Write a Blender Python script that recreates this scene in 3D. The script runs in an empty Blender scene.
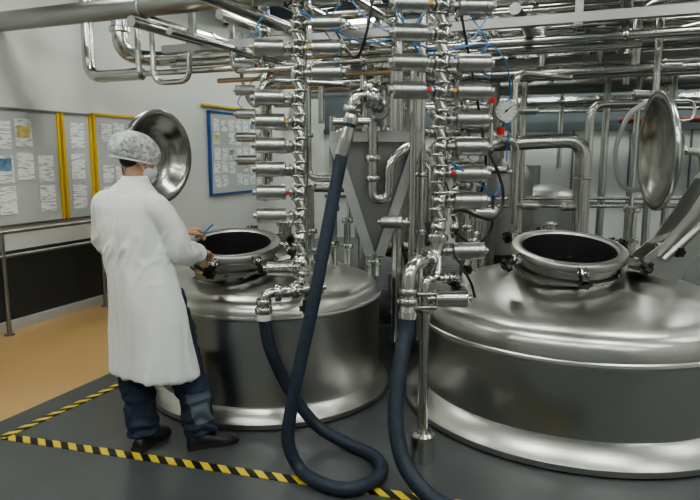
import bpy, bmesh, math, random
from mathutils import Vector, Matrix, noise, Quaternion
random.seed(7)
V=Vector
PHI=math.atan2(-.375,.927)
RZ=Matrix.Rotation(PHI,4,'Z')
def W(a,b,z): return RZ@V((a,b,z))

# ---------------------------------------------------------------- materials
def mat(name,col,rough=.5,metal=0.,noise_amt=0.,nscale=8.,stretch=(1,1,1),bump=0.,rvar=0.,emis=None,spec=.5,aniso=0.):
    m=bpy.data.materials.new(name); m.use_nodes=True
    nt=m.node_tree; b=nt.nodes['Principled BSDF']
    b.inputs['Base Color'].default_value=(*col,1); b.inputs['Roughness'].default_value=rough
    b.inputs['Metallic'].default_value=metal
    b.inputs['Specular IOR Level'].default_value=spec
    if aniso:
        b.inputs['Anisotropic'].default_value=aniso
        tg=nt.nodes.new('ShaderNodeTangent'); tg.direction_type='RADIAL'; tg.axis='Z'; nt.links.new(tg.outputs[0],b.inputs['Tangent'])
    if emis: 
        b.inputs['Emission Color'].default_value=(*emis[0],1); b.inputs['Emission Strength'].default_value=emis[1]
    if noise_amt or bump or rvar:
        tc=nt.nodes.new('ShaderNodeTexCoord'); mp=nt.nodes.new('ShaderNodeMapping'); mp.inputs['Scale'].default_value=stretch
        n=nt.nodes.new('ShaderNodeTexNoise'); n.inputs['Scale'].default_value=nscale; n.inputs['Detail'].default_value=3
        nt.links.new(tc.outputs['Object'],mp.inputs[0]); nt.links.new(mp.outputs[0],n.inputs['Vector'])
        if noise_amt:
            cr=nt.nodes.new('ShaderNodeValToRGB')
            cr.color_ramp.elements[0].position=.25; cr.color_ramp.elements[1].position=.75
            cr.color_ramp.elements[0].color=(*[max(0,c*(1-noise_amt)) for c in col],1)
            cr.color_ramp.elements[1].color=(*[min(1,c*(1+noise_amt)) for c in col],1)
            nt.links.new(n.outputs['Fac'],cr.inputs[0]); nt.links.new(cr.outputs[0],b.inputs['Base Color'])
        if rvar:
            mr=nt.nodes.new('ShaderNodeMapRange'); mr.inputs['From Min'].default_value=.25; mr.inputs['From Max'].default_value=.75
            mr.inputs['To Min'].default_value=rough-rvar; mr.inputs['To Max'].default_value=rough+rvar
            nt.links.new(n.outputs['Fac'],mr.inputs[0]); nt.links.new(mr.outputs[0],b.inputs['Roughness'])
        if bump:
            bp=nt.nodes.new('ShaderNodeBump'); bp.inputs['Strength'].default_value=bump; bp.inputs['Distance'].default_value=.01
            nt.links.new(n.outputs['Fac'],bp.inputs['Height']); nt.links.new(bp.outputs[0],b.inputs['Normal'])
    return m
STEEL=mat('polished_steel',(.55,.555,.53),.21,1)
BRUSH=mat('brushed_steel',(.49,.495,.475),.32,1)
TANKM=mat('tank_steel',(.52,.525,.505),.29,1,aniso=.5)
DULL=mat('dull_steel',(.35,.355,.345),.38,1,.05,3)
HOPM=mat('hopper_steel',(.62,.63,.61),.42,1)
COPPER=mat('warm_steel',(.56,.46,.33),.32,1)
BLACK=mat('black_plastic',(.010,.010,.012),.4)
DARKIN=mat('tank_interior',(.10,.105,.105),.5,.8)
HOSE=mat('blue_rubber_hose',(.024,.036,.058),.5,0,.25,30,bump=.15)
BLUEW=mat('blue_tube',(.04,.17,.42),.4)
ORANGE=mat('brass_cap',(.72,.36,.07),.4)
WHITEP=mat('white_plastic',(.75,.76,.74),.4)
RED=mat('red_paint',(.50,.03,.02),.4)
REDD=mat('dull_red_paint',(.25,.06,.05),.5)
GREYHOSE=mat('grey_hose',(.35,.37,.36),.45)
COAT=mat('coat_cotton',(.83,.85,.83),.85,0,.02,20,bump=.06)
TROUS=mat('navy_trousers',(.030,.042,.075),.85,0,.25,25,bump=.15)
TRGREY=mat('grey_trouser_patch',(.12,.15,.18),.8)
SKIN=mat('skin',(.50,.30,.21),.5,0,.06,30)
HAIR=mat('dark_hair',(.03,.025,.022),.7,0,.4,60,bump=.3)
SHOE=mat('black_leather',(.012,.012,.013),.35,0,.2,20)
SOLE=mat('shoe_sole',(.03,.03,.03),.7)
MASK=mat('face_mask',(.7,.74,.75),.8)
WALL=mat('wall_paint',(.69,.715,.69),.55,0,.02,.6)
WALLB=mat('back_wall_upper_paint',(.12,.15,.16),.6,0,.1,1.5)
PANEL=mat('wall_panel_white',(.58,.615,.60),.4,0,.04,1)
DARKP=mat('dark_dado',(.035,.04,.042),.3,0,.1,2)
CURB=mat('concrete_curb',(.42,.42,.40),.7,0,.1,6)
CEIL=mat('ceiling_paint',(.22,.26,.27),.7,0,.1,2)
BEAM=mat('beam_paint',(.045,.075,.09),.5)
LAMP=mat('fluorescent_tube',(1,1,1),.5,emis=((.985,1,.93),25))
HOUS=mat('lamp_housing',(.7,.7,.7),.5)
YEL=mat('yellow_paint',(.70,.48,.03),.5)
BOARD=mat('whiteboard',(.50,.535,.53),.35)
CABI=mat('cabinet_grey',(.14,.155,.165),.4)
BLUEF=mat('blue_frame',(.03,.10,.36),.4)

def paper_mat():
    m=bpy.data.materials.new('printed_paper'); m.use_nodes=True; nt=m.node_tree; b=nt.nodes['Principled BSDF']; b.inputs['Roughness'].default_value=.7
    tc=nt.nodes.new('ShaderNodeTexCoord'); mp=nt.nodes.new('ShaderNodeMapping'); mp.inputs['Scale'].default_value=(1,7,45)
    n=nt.nodes.new('ShaderNodeTexNoise'); n.inputs['Scale'].default_value=1.6; n.inputs['Detail'].default_value=2
    cr=nt.nodes.new('ShaderNodeValToRGB'); cr.color_ramp.elements[0].position=.36; cr.color_ramp.elements[1].position=.5
    cr.color_ramp.elements[0].color=(.42,.45,.47,1); cr.color_ramp.elements[1].color=(.85,.88,.86,1)
    nt.links.new(tc.outputs['Object'],mp.inputs[0]); nt.links.new(mp.outputs[0],n.inputs['Vector']); nt.links.new(n.outputs['Fac'],cr.inputs[0]); nt.links.new(cr.outputs[0],b.inputs['Base Color'])
    return m
PAPER=paper_mat()
POST1=mat('poster_yellow',(.62,.52,.20),.6,0,.5,14); POST2=mat('poster_blue',(.16,.28,.42),.6,0,.6,14); POST3=mat('poster_green',(.25,.42,.28),.6,0,.5,14)
def stripe_mat():
    m=bpy.data.materials.new('hazard_stripes'); m.use_nodes=True; nt=m.node_tree; b=nt.nodes['Principled BSDF']; b.inputs['Roughness'].default_value=.4
    tc=nt.nodes.new('ShaderNodeTexCoord'); sx=nt.nodes.new('ShaderNodeSeparateXYZ'); nt.links.new(tc.outputs['Object'],sx.inputs[0])
    add=nt.nodes.new('ShaderNodeMath'); add.operation='ADD'; nt.links.new(sx.outputs[0],add.inputs[0]); nt.links.new(sx.outputs[1],add.inputs[1])
    mu=nt.nodes.new('ShaderNodeMath'); mu.operation='MULTIPLY'; mu.inputs[1].default_value=9.5; nt.links.new(add.outputs[0],mu.inputs[0])
    fr=nt.nodes.new('ShaderNodeMath'); fr.operation='FRACT'; nt.links.new(mu.outputs[0],fr.inputs[0])
    gt=nt.nodes.new('ShaderNodeMath'); gt.operation='GREATER_THAN'; gt.inputs[1].default_value=.5; nt.links.new(fr.outputs[0],gt.inputs[0])
    mx=nt.nodes.new('ShaderNodeMix'); mx.data_type='RGBA'; mx.inputs['A'].default_value=(.015,.015,.015,1); mx.inputs['B'].default_value=(.75,.58,.06,1)
    nt.links.new(gt.outputs[0],mx.inputs['Factor']); nt.links.new(mx.outputs['Result'],b.inputs['Base Color']); return m
TAPE=stripe_mat()
def floor_mat():
    m=bpy.data.materials.new('epoxy_floor'); m.use_nodes=True; nt=m.node_tree; b=nt.nodes['Principled BSDF']
    tc=nt.nodes.new('ShaderNodeTexCoord'); sx=nt.nodes.new('ShaderNodeSeparateXYZ'); nt.links.new(tc.outputs['Object'],sx.inputs[0])
    l1=nt.nodes.new('ShaderNodeMath'); l1.operation='LESS_THAN'; l1.inputs[1].default_value=-3.39; nt.links.new(sx.outputs[0],l1.inputs[0])
    l2=nt.nodes.new('ShaderNodeMath'); l2.operation='LESS_THAN'; l2.inputs[1].default_value=7.0; nt.links.new(sx.outputs[1],l2.inputs[0])
    lt=nt.nodes.new('ShaderNodeMath'); lt.operation='MULTIPLY'; nt.links.new(l1.outputs[0],lt.inputs[0]); nt.links.new(l2.outputs[0],lt.inputs[1])
    n=nt.nodes.new('ShaderNodeTexNoise'); n.inputs['Scale'].default_value=1.2; n.inputs['Detail'].default_value=2; nt.links.new(tc.outputs['Object'],n.inputs['Vector'])
    c1=nt.nodes.new('ShaderNodeValToRGB'); c1.color_ramp.elements[0].position=.2;c1.color_ramp.elements[1].position=.8
    c1.color_ramp.elements[0].color=(.080,.088,.091,1); c1.color_ramp.elements[1].color=(.104,.113,.117,1)
    c2=nt.nodes.new('ShaderNodeValToRGB'); c2.color_ramp.elements[0].position=.2;c2.color_ramp.elements[1].position=.8
    c2.color_ramp.elements[0].color=(.52,.34,.15,1); c2.color_ramp.elements[1].color=(.56,.37,.17,1)
    for c in(c1,c2): nt.links.new(n.outputs['Fac'],c.inputs[0])
    mx=nt.nodes.new('ShaderNodeMix'); mx.data_type='RGBA'; nt.links.new(lt.outputs[0],mx.inputs['Factor']); nt.links.new(c1.outputs[0],mx.inputs['A']); nt.links.new(c2.outputs[0],mx.inputs['B'])
    nt.links.new(mx.outputs['Result'],b.inputs['Base Color'])
    mr=nt.nodes.new('ShaderNodeMapRange'); mr.inputs['To Min'].default_value=.18; mr.inputs['To Max'].default_value=.26; nt.links.new(n.outputs['Fac'],mr.inputs[0]); nt.links.new(mr.outputs[0],b.inputs['Roughness'])
    return m
def net_mat():
    m=bpy.data.materials.new('hair_net_mesh'); m.use_nodes=True; nt=m.node_tree; b=nt.nodes['Principled BSDF']
    b.inputs['Base Color'].default_value=(.76,.80,.80,1); b.inputs['Roughness'].default_value=.7
    tc=nt.nodes.new('ShaderNodeTexCoord'); n=nt.nodes.new('ShaderNodeTexNoise'); n.inputs['Scale'].default_value=30; n.inputs['Detail'].default_value=4; n.inputs['Distortion'].default_value=1.5
    nt.links.new(tc.outputs['Object'],n.inputs['Vector'])
    mr=nt.nodes.new('ShaderNodeMapRange'); mr.inputs['From Min'].default_value=.35; mr.inputs['From Max'].default_value=.68; mr.inputs['To Min'].default_value=.32; mr.inputs['To Max'].default_value=.88
    nt.links.new(n.outputs['Fac'],mr.inputs[0]); nt.links.new(mr.outputs[0],b.inputs['Alpha']); return m
NET=net_mat()

# ---------------------------------------------------------------- mesh helpers
def group(name,loc=(0,0,0)):
    e=bpy.data.objects.new(name,None); e.empty_display_size=.1; e.location=loc
    bpy.context.scene.collection.objects.link(e); return e
def mk(name,bm,mats,parent=None,angle=38,smooth=True,mw=None):
    me=bpy.data.meshes.new(name); bm.normal_update(); bmesh.ops.recalc_face_normals(bm,faces=bm.faces); bm.to_mesh(me); bm.free()
    for m in (mats if isinstance(mats,(list,tuple)) else [mats]): me.materials.append(m)
    if smooth:
        me.polygons.foreach_set('use_smooth',[True]*len(me.polygons)); me.set_sharp_from_angle(angle=math.radians(angle))
    o=bpy.data.objects.new(name,me); bpy.context.scene.collection.objects.link(o)
    if mw is not None: o.matrix_world=mw
    if parent is not None:
        o.parent=parent; o.matrix_parent_inverse=Matrix.Translation(parent.location).inverted()
    return o
def tube(bm,pts,rad,seg=14,cap=True,mi=0,ell=None):
    pts=[V(p) for p in pts]; n=len(pts)
    if not isinstance(rad,(list,tuple)): rad=[rad]*n
    tan=[]
    for i in range(n):
        t=(pts[min(i+1,n-1)]-pts[max(i-1,0)]); tan.append(t.normalized() if t.length>1e-9 else V((0,0,1)))
    ref=V((0,0,1)) if abs(tan[0].z)<.9 else V((1,0,0))
    u=tan[0].cross(ref).normalized(); rings=[]
    for i in range(n):
        if i: 
            q=tan[i-1].rotation_difference(tan[i]); u=q@u
        u=(u-tan[i]*u.dot(tan[i])).normalized(); w=tan[i].cross(u)
        r=rad[i]
        rings.append([bm.verts.new(pts[i]+u*math.cos(2*math.pi*k/seg)*r+w*math.sin(2*math.pi*k/seg)*r) for k in range(seg)])
    for i in range(n-1):
        for k in range(seg):
            f=bm.faces.new((rings[i][k],rings[i][(k+1)%seg],rings[i+1][(k+1)%seg],rings[i+1][k])); f.material_index=mi
    if cap:
        f=bm.faces.new(rings[0][::-1]); f.material_index=mi
        f=bm.faces.new(rings[-1]); f.material_index=mi
def fillet(pts,r,n=7):
    pts=[V(p) for p in pts]; out=[pts[0]]
    for i in range(1,len(pts)-1):
        p=pts[i]; a=pts[i-1]-p; b=pts[i+1]-p
        c=min(r,a.length*.49,b.length*.49); A=p+a.normalized()*c; B=p+b.normalized()*c
        for k in range(n+1):
            t=k/n; out.append(A*(1-t)**2+p*2*t*(1-t)+B*t*t)
    out.append(pts[-1]); return out
def spline(pts,n=8):
    pts=[V(p) for p in pts]; P=[pts[0]*2-pts[1]]+pts+[pts[-1]*2-pts[-2]]; out=[]
    for i in range(1,len(P)-2):
        for k in range(n):
            t=k/n; a,b,c,d=P[i-1],P[i],P[i+1],P[i+2]
            out.append(.5*((2*b)+(c-a)*t+(2*a-5*b+4*c-d)*t*t+(3*b-a-3*c+d)*t**3))
    out.append(pts[-1]); return out
def box(bm,c,s,M=None,mi=0,bev=0):
    r=bmesh.ops.create_cube(bm,size=1); vs=r['verts']
    for v in vs:
        v.co=V((v.co.x*s[0],v.co.y*s[1],v.co.z*s[2]))
        if M is not None: v.co=M@v.co
        v.co+=V(c)
    fs={f for v in vs for f in v.link_faces}
    for f in fs: f.material_index=mi
    if bev:
        es={e for v in vs for e in v.link_edges}
        bmesh.ops.bevel(bm,geom=list(es),offset=bev,segments=2,affect='EDGES',profile=.5)
def revolve(bm,prof,M=Matrix(),seg=64,mi=0):
    rings=[]
    for (r,z) in prof:
        if r<1e-5: rings.append([bm.verts.new(M@V((0,0,z)))])
        else: rings.append([bm.verts.new(M@V((r*math.cos(2*math.pi*k/seg),r*math.sin(2*math.pi*k/seg),z))) for k in range(seg)])
    for i in range(len(rings)-1):
        A,B=rings[i],rings[i+1]
        for k in range(seg):
            k2=(k+1)%seg
            if len(A)==1 and len(B)==1: continue
            if len(A)==1: f=bm.faces.new((A[0],B[k],B[k2]))
            elif len(B)==1: f=bm.faces.new((A[k],A[k2],B[0]))
            else: f=bm.faces.new((A[k],A[k2],B[k2],B[k]))
            f.material_index=mi
def ellip(bm,c,r,M=None,u=24,v=16,mi=0):
    res=bmesh.ops.create_uvsphere(bm,u_segments=u,v_segments=v,radius=1)
    for x in res['verts']:
        p=V((x.co.x*r[0],x.co.y*r[1],x.co.z*r[2]))+V(c)
        x.co=M@p if M is not None else p
    for f in {f for x in res['verts'] for f in x.link_faces}: f.material_index=mi
def axisM(p,d,up=V((0,0,1))):
    z=V(d).normalized(); x=up.cross(z)
    if x.length<1e-3: x=V((1,0,0))
    x.normalize(); y=z.cross(x)
    M=Matrix((x,y,z)).transposed().to_4x4(); M.translation=V(p); return M
def remesh(bm,vox,smooth=4):
    me=bpy.data.meshes.new('tmp'); bmesh.ops.recalc_face_normals(bm,faces=bm.faces); bm.to_mesh(me); bm.free()
    o=bpy.data.objects.new('tmp',me); bpy.context.scene.collection.objects.link(o)
    m=o.modifiers.new('r','REMESH'); m.mode='VOXEL'; m.voxel_size=vox
    s=o.modifiers.new('s','SMOOTH'); s.iterations=smooth; s.factor=.5
    dg=bpy.context.evaluated_depsgraph_get(); dg.update(); ev=o.evaluated_get(dg)
    nb=bmesh.new(); nb.from_mesh(ev.to_mesh()); ev.to_mesh_clear()
    bpy.data.objects.remove(o); bpy.data.meshes.remove(me); return nb
def flange(bm,p,d,r,t=.018,mi=0):
    p=V(p); d=V(d).normalized(); tube(bm,[p-d*t,p-d*t*.6,p+d*t*.6,p+d*t],[r*.9,r,r,r*.9],18,mi=mi)

# ---------------------------------------------------------------- room
bm=bmesh.new(); box(bm,(0,4,-.05),(10.6,15,.1)); mk('floor',bm,floor_mat(),mw=RZ.copy(),smooth=False)
bm=bmesh.new(); box(bm,(-5.28,4,1.85),(.16,15,3.7)); mk('wall_left',bm,WALL,mw=RZ.copy(),smooth=False)
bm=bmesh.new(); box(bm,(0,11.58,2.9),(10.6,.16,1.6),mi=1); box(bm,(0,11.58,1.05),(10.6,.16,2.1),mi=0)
for i in range(12): box(bm,(-5+i*.9,11.49,1.1),(.03,.03,2.0),mi=1)
box(bm,(0,11.49,.82),(10.4,.03,.06),mi=1); box(bm,(0,11.49,2.1),(10.4,.06,.1),mi=1)
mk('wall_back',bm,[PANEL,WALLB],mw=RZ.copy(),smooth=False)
bm=bmesh.new(); box(bm,(5.28,4,1.85),(.16,15,3.7)); mk('wall_right',bm,WALL,mw=RZ.copy(),smooth=False)
bm=bmesh.new(); box(bm,(0,4,3.75),(10.6,15,.1)); mk('ceiling',bm,CEIL,mw=RZ.copy(),smooth=False)
bm=bmesh.new(); box(bm,(-5.185,3.05,.41),(.03,7.1,.66)); mk('trim_dado_panel',bm,DARKP,mw=RZ.copy(),smooth=False)
bm=bmesh.new(); box(bm,(-5.15,4.5,.04),(.10,10,.08)); mk('baseboard_left',bm,CURB,mw=RZ.copy(),smooth=False)
g=group('ceiling_beams',W(0,6,3.6))
for b in (5.2,8.0,10.4):
    bm=bmesh.new(); box(bm,(0,b,3.6),(10.3,.10,.20)); box(bm,(0,b,3.49),(10.3,.2,.02)); mk('beam',bm,BEAM,g,mw=RZ.copy(),smooth=False)
# fluorescent fixtures
for b in (-.6,1.6,3.9,6.4,8.8,10.9):
    for a in (-3.6,-1.2,1.2,3.6):
        bm=bmesh.new(); box(bm,(a,b,3.63),(1.5,.30,.08),mi=0)
        box(bm,(a,b-.08,3.575),(1.42,.07,.03),mi=1); box(bm,(a,b+.08,3.575),(1.42,.07,.03),mi=1)
        mk('fluorescent_light',bm,[HOUS,LAMP],mw=RZ.copy(),smooth=False)
# notice boards (left wall)
def board(name,b0,b1,z0,z1,frame,grid,seed,drop=.25,posters=()):
    random.seed(seed); g=group(name,W(-5.18,(b0+b1)/2,(z0+z1)/2))
    bm=bmesh.new(); box(bm,(-5.185,(b0+b1)/2,(z0+z1)/2),(.03,b1-b0,z1-z0),mi=0)
    t=.026
    for z in(z0,z1): box(bm,(-5.175,(b0+b1)/2,z),(.045,b1-b0+t,t if frame!=2 else .02),mi=1 if frame!=2 else 2)
    for b in(b0,b1): box(bm,(-5.175,b,(z0+z1)/2),(.045,t,z1-z0),mi=1)
    mk('board_panel',bm,[BOARD,(YEL if frame!=1 else BLUEF),DULL],g,mw=RZ.copy(),smooth=False)
    bm=bmesh.new(); nb,nz=grid; k=0
    for i in range(nb):
        for j in range(nz):
            k+=1
            if random.random()<drop: continue
            cb=b0+.07+(b1-b0-.14)*(i+.5)/nb; cz=z0+.08+(z1-z0-.16)*(j+.5)/nz
            pw=min(.21,(b1-b0-.14)/nb*.80); ph=min(.28,(z1-z0-.16)/nz*.84)
            box(bm,(-5.166,cb+random.uniform(-.01,.01),cz+random.uniform(-.02,.02)),(.004,pw,ph))
            for (kk,mi) in posters:
                if kk==k: box(bm,(-5.163,cb,cz+ph*.1),(.003,pw*.8,ph*.45),mi=mi)
    mk('pinned_papers',bm,[PAPER,POST1,POST2,POST3],g,mw=RZ.copy(),smooth=False)
board('notice_board',3.55,4.84,.98,2.07,2,(5,3),3,.2,((8,2),(12,1)))
board('notice_board',4.90,5.27,.98,2.07,2,(1,3),4,.1)
board('notice_board',5.33,6.3,.98,2.08,0,(4,4),5,.2,((3,3),(7,1),(10,2),(15,1)))
board('planning_board',7.50,9.0,1.08,2.25,1,(7,5),6,.1,((4,1),(13,3),(22,1),(30,2)))
bm=bmesh.new(); box(bm,(-5.17,8.2,2.33),(.05,1.7,.03)); mk('trim_yellow_strip',bm,YEL,mw=RZ.copy(),smooth=False)
# railing
g=group('railing',W(-4.98,5,0)); bm=bmesh.new()
tube(bm,[W(-4.98,2.4,.95),W(-4.98,6.3,.95)],.021); tube(bm,[W(-4.98,2.4,.73),W(-4.98,6.3,.73)],.016)
for b in (2.5,3.95,5.15,6.25):
    tube(bm,[W(-4.98,b,0),W(-4.98,b,.95)],.02); tube(bm,[W(-4.98,b,0),W(-4.98,b,.012)],.045)
mk('rails_and_posts',bm,DULL,g)
# hazard tape
def tape(name,p,q,w=.065):
    p=V(p);q=V(q);d=q-p; L=d.length; bm=bmesh.new(); box(bm,(L/2,0,.002),(L,w,.004))
    M=Matrix.Rotation(math.atan2(d.y,d.x),4,'Z'); M.translation=p; mk(name,bm,TAPE,mw=M,smooth=False)
tape('floor_hazard_tape',(-2.06,3.45,0),(1.0,2.596,0))
tape('floor_hazard_tape',(-2.045,3.42,.0005),(-1.50,4.66,.0005),.055)

# ---------------------------------------------------------------- tanks
def star_knob(bm,p,d,mi=1,r=.036):
    M=axisM(p,d); n=6
    top=[];bot=[]
    for k in range(n*2):
        rr=r*(1 if k%2==0 else .72); a=math.pi*k/n
        bot.append(bm.verts.new(M@V((rr*math.cos(a),rr*math.sin(a),0)))); top.append(bm.verts.new(M@V((rr*.95*math.cos(a),rr*.95*math.sin(a),.03))))
    m=len(top)
    for k in range(m):
        f=bm.faces.new((bot[k],bot[(k+1)%m],top[(k+1)%m],top[k])); f.material_index=mi
    f=bm.faces.new(bot[::-1]); f.material_index=mi
    f=bm.faces.new(top); f.material_index=mi
    tube(bm,[M@V((0,0,-.035)),M@V((0,0,0))],r*.5,12,mi=mi); tube(bm,[M@V((0,0,.028)),M@V((0,0,.042))],r*.45,12,mi=mi)
def manway(g,c,R,tilt,knobs):
    M=Matrix.Translation(V(c))@Matrix.Rotation(tilt,4,'X')
    bm=bmesh.new()
    prof=[(R-.012,-.32),(R-.012,-.06),(R-.004,-.053),(R+.03,-.05),(R+.036,-.044),(R+.036,-.010),(R+.030,-.002),(R+.014,.002),(R-.008,.004),(R-.022,0),(R-.03,-.012)]
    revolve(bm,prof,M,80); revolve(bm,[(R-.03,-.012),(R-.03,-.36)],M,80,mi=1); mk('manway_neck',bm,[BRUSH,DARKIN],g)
    bm=bmesh.new(); revolve(bm,[(R+.0,-.115),(R+.016,-.12),(R+.016,-.138),(R-.005,-.143)],M,80); mk('manway_collar',bm,STEEL,g)
    bm=bmesh.new()
    for a in knobs:
        a=math.radians(a); d=V((math.cos(a),math.sin(a),0)); s=V((-d.y,d.x,0))
        rot=Matrix.Rotation(a,3,'Z')
        bb=bmesh.new()
        for sgn in(-1,1): box(bb,d*(R+.060)+s*.021*sgn+V((0,0,-.028)),(.07,.009,.045),rot)
        p0=d*(R+.078)+V((0,0,-.028)); dd=(d*.9+V((0,0,-.42))).normalized()
        tube(bb,[p0-dd*.02,p0+dd*.08],.011,10); tube(bb,[p0-s*.032,p0+s*.032],.011,10)
        star_knob(bb,p0+dd*.062,dd,r=.045)
        for v in bb.verts: v.co=M@v.co
        me=bpy.data.meshes.new('t'); bb.to_mesh(me); bb.free(); bm.from_mesh(me); bpy.data.meshes.remove(me)
    mk('clamp_knobs',bm,[STEEL,BLACK],g)
    return M
def tank(cx,cy,prof,mc,mR,dome_from,name='mixing_tank'):
    g=group(name,(cx,cy,0)); bm=bmesh.new(); P=[]
    for i,(r,z) in enumerate(prof):
        if i and z>dome_from:
            r0,z0=prof[i-1]; n=max(1,int(abs(r0-r)/.03))
            for k in range(1,n): P.append((r0+(r-r0)*k/n,z0+(z-z0)*k/n))
        P.append((r,z))
    revolve(bm,P,Matrix.Translation((cx,cy,0)),160)
    dele=[f for f in bm.faces if f.calc_center_median().z>dome_from and all((v.co.xy-V(mc[:2])).length<mR-.012 for v in f.verts)]
    bmesh.ops.delete(bm,geom=dele,context='FACES')
    mk('tank_body',bm,TANKM,g,angle=25); return g
def domeprof(r0,z0,r1,z1,n=14,p=2.0):
    out=[]
    for i in range(1,n+1):
        t=i/n; r=r0*(1-t); out.append((r,z0+(z1-z0)*(1-(1-t)**p)))
    return out
# right tank
tB=tank(1.51,4.07,[(1.10,0),(1.13,.012),(1.13,.045),(1.115,.065),(1.045,.135),(1.022,.15),(1.02,.20),(1.02,.54),(1.034,.546),(1.038,.56),(1.034,.574),(1.024,.58),(1.02,.62),(1.008,.66),(.985,.695),(.95,.722),(.90,.745)]+domeprof(.90,.745,0,.96,16,1.7),(1.385,3.86),.33,.6)
MB=manway(tB,(1.375,3.85,1.075),.315,math.radians(11),[-97,-30,-158,95,25,130])
tA=tank(-.58,4.37,[(.84,0),(.862,.01),(.862,.04),(.85,.06),(.81,.115),(.795,.125),(.79,.16),(.79,.655),(.80,.66),(.803,.672),(.80,.684),(.79,.69),(.782,.72),(.762,.75),(.73,.775)]+domeprof(.73,.775,0,.955,14,1.7),(-.78,4.11),.29,.7)
MA=manway(tA,(-.78,4.10,1.07),.28,math.radians(11),[-100,-12,-55,80,30])
# agitators
for (g,c) in ((tB,(1.42,4.0)),(tA,(-.74,4.25))):
    bm=bmesh.new(); tube(bm,[(c[0],c[1],.2),(c[0],c[1],.93)],.025)
    for z in(.3,.6): box(bm,(c[0],c[1],z),(.5,.02,.06),Matrix.Rotation(.5,3,'Y'))
    mk('agitator',bm,DULL,g)
def lid(g,c,outer,R,handle=True,mt=STEEL):
    M=axisM(c,outer); bm=bmesh.new()
    revolve(bm,[(0,.105),(.12,.10),(.22,.08),(R-.07,.045),(R-.035,.015),(R,.012),(R+.008,.004),(R+.008,-.014),(R,-.022),(R-.03,-.022),(R-.045,-.005),(R-.09,.025),(.2,.062),(.1,.078),(0,.082)],M,80)
    mk('lid_shell',bm,mt,g,angle=50)
    bm=bmesh.new(); tube(bm,[M@V((0,0,.1)),M@V((0,0,.16))],.03); 
    if handle: tube(bm,fillet([M@V((-.05,.18,.08)),M@V((-.05,.18,.18)),M@V((-.05,.30,.18)),M@V((-.05,.30,.03))],.05),.011)
    mk('lid_boss_and_handle',bm,STEEL,g); return M
# right lid and hinge
ML=lid(tB,(1.93,3.93,1.665),(1,-.16,.03),.365)
bm=bmesh.new()
def plate(bm,pts,t,d):
    d=V(d).normalized()*t/2; A=[bm.verts.new(V(p)+d) for p in pts]; B=[bm.verts.new(V(p)-d) for p in pts]; n=len(pts)
    bm.faces.new(A); bm.faces.new(B[::-1])
    for k in range(n): bm.faces.new((A[k],B[k],B[(k+1)%n],A[(k+1)%n]))
for y in (3.70,3.86):
    plate(bm,[(1.76,y,.93),(1.78,y,1.03),(1.90,y,1.13),(2.02,y,1.30),(2.14,y,1.52),(2.22,y,1.57),(2.28,y,1.50),(2.20,y,1.28),(2.12,y,1.06),(1.99,y,.88)],.014,(0,1,0))
tube(bm,[(1.96,3.66,1.07),(1.96,3.90,1.07)],.032); tube(bm,[(2.21,3.66,1.50),(2.21,3.95,1.50)],.026)
tube(bm,[(1.90,3.78,1.07),(2.6,3.78,1.25)],.035); tube(bm,[(2.0,3.78,1.096),(2.06,3.78,1.111)],.048)
tube(bm,[(1.88,3.66,1.02),(2.24,3.60,1.42),(2.5,3.6,1.46)],.022)
tube(bm,fillet([(2.21,3.9,1.50),(2.21,3.93,1.66),(2.07,3.93,1.665)],.06),.024)
box(bm,(1.80,3.78,.97),(.16,.22,.03),Matrix.Rotation(.3,3,'Y'))
mk('lid_hinge_bracket',bm,BRUSH,tB,angle=30)
bm=bmesh.new(); star_knob(bm,(1.96,3.655,1.07),(0,-1,0)); mk('hinge_knob',bm,[STEEL,BLACK],tB)
# left lid
lid(tA,(-1.32,4.30,1.625),(-.88,.46,.05),.315,mt=STEEL)
bm=bmesh.new(); tube(bm,fillet([(-1.45,4.38,1.63),(-1.48,4.40,1.3),(-1.16,4.30,1.0),(-1.03,4.24,.98)],.12),.022); tube(bm,[(-1.12,4.14,.99),(-1.05,4.36,.99)],.03); mk('lid_hinge_arm',bm,STEEL,tA)
# nozzles on domes
bm=bmesh.new()
for (x,y,h,r) in ((-.22,4.15,.18,.03),(-.12,4.35,.45,.03),(-.30,4.6,.6,.035),(-.5,4.75,.3,.05),(-.02,4.5,.35,.025),(-.40,4.15,.10,.028)):
    tube(bm,[(x,y,.70),(x,y,.82+h)],r); flange(bm,(x,y,.84+h*.4),(0,0,1),r+.02); flange(bm,(x,y,.82+h),(0,0,1),r+.018)
mk('dome_nozzles',bm,STEEL,tA)
bm=bmesh.new()
for (x,y,h,r) in ((.85,4.3,.2,.035),(.95,4.7,.5,.03),(2.05,4.5,.4,.04),(1.5,4.6,.28,.03),(.75,4.0,.12,.03)):
    tube(bm,[(x,y,.65),(x,y,.85+h)],r); flange(bm,(x,y,.9+h*.3),(0,0,1),r+.02); flange(bm,(x,y,.85+h),(0,0,1),r+.018)
mk('dome_nozzles',bm,STEEL,tB)

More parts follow.
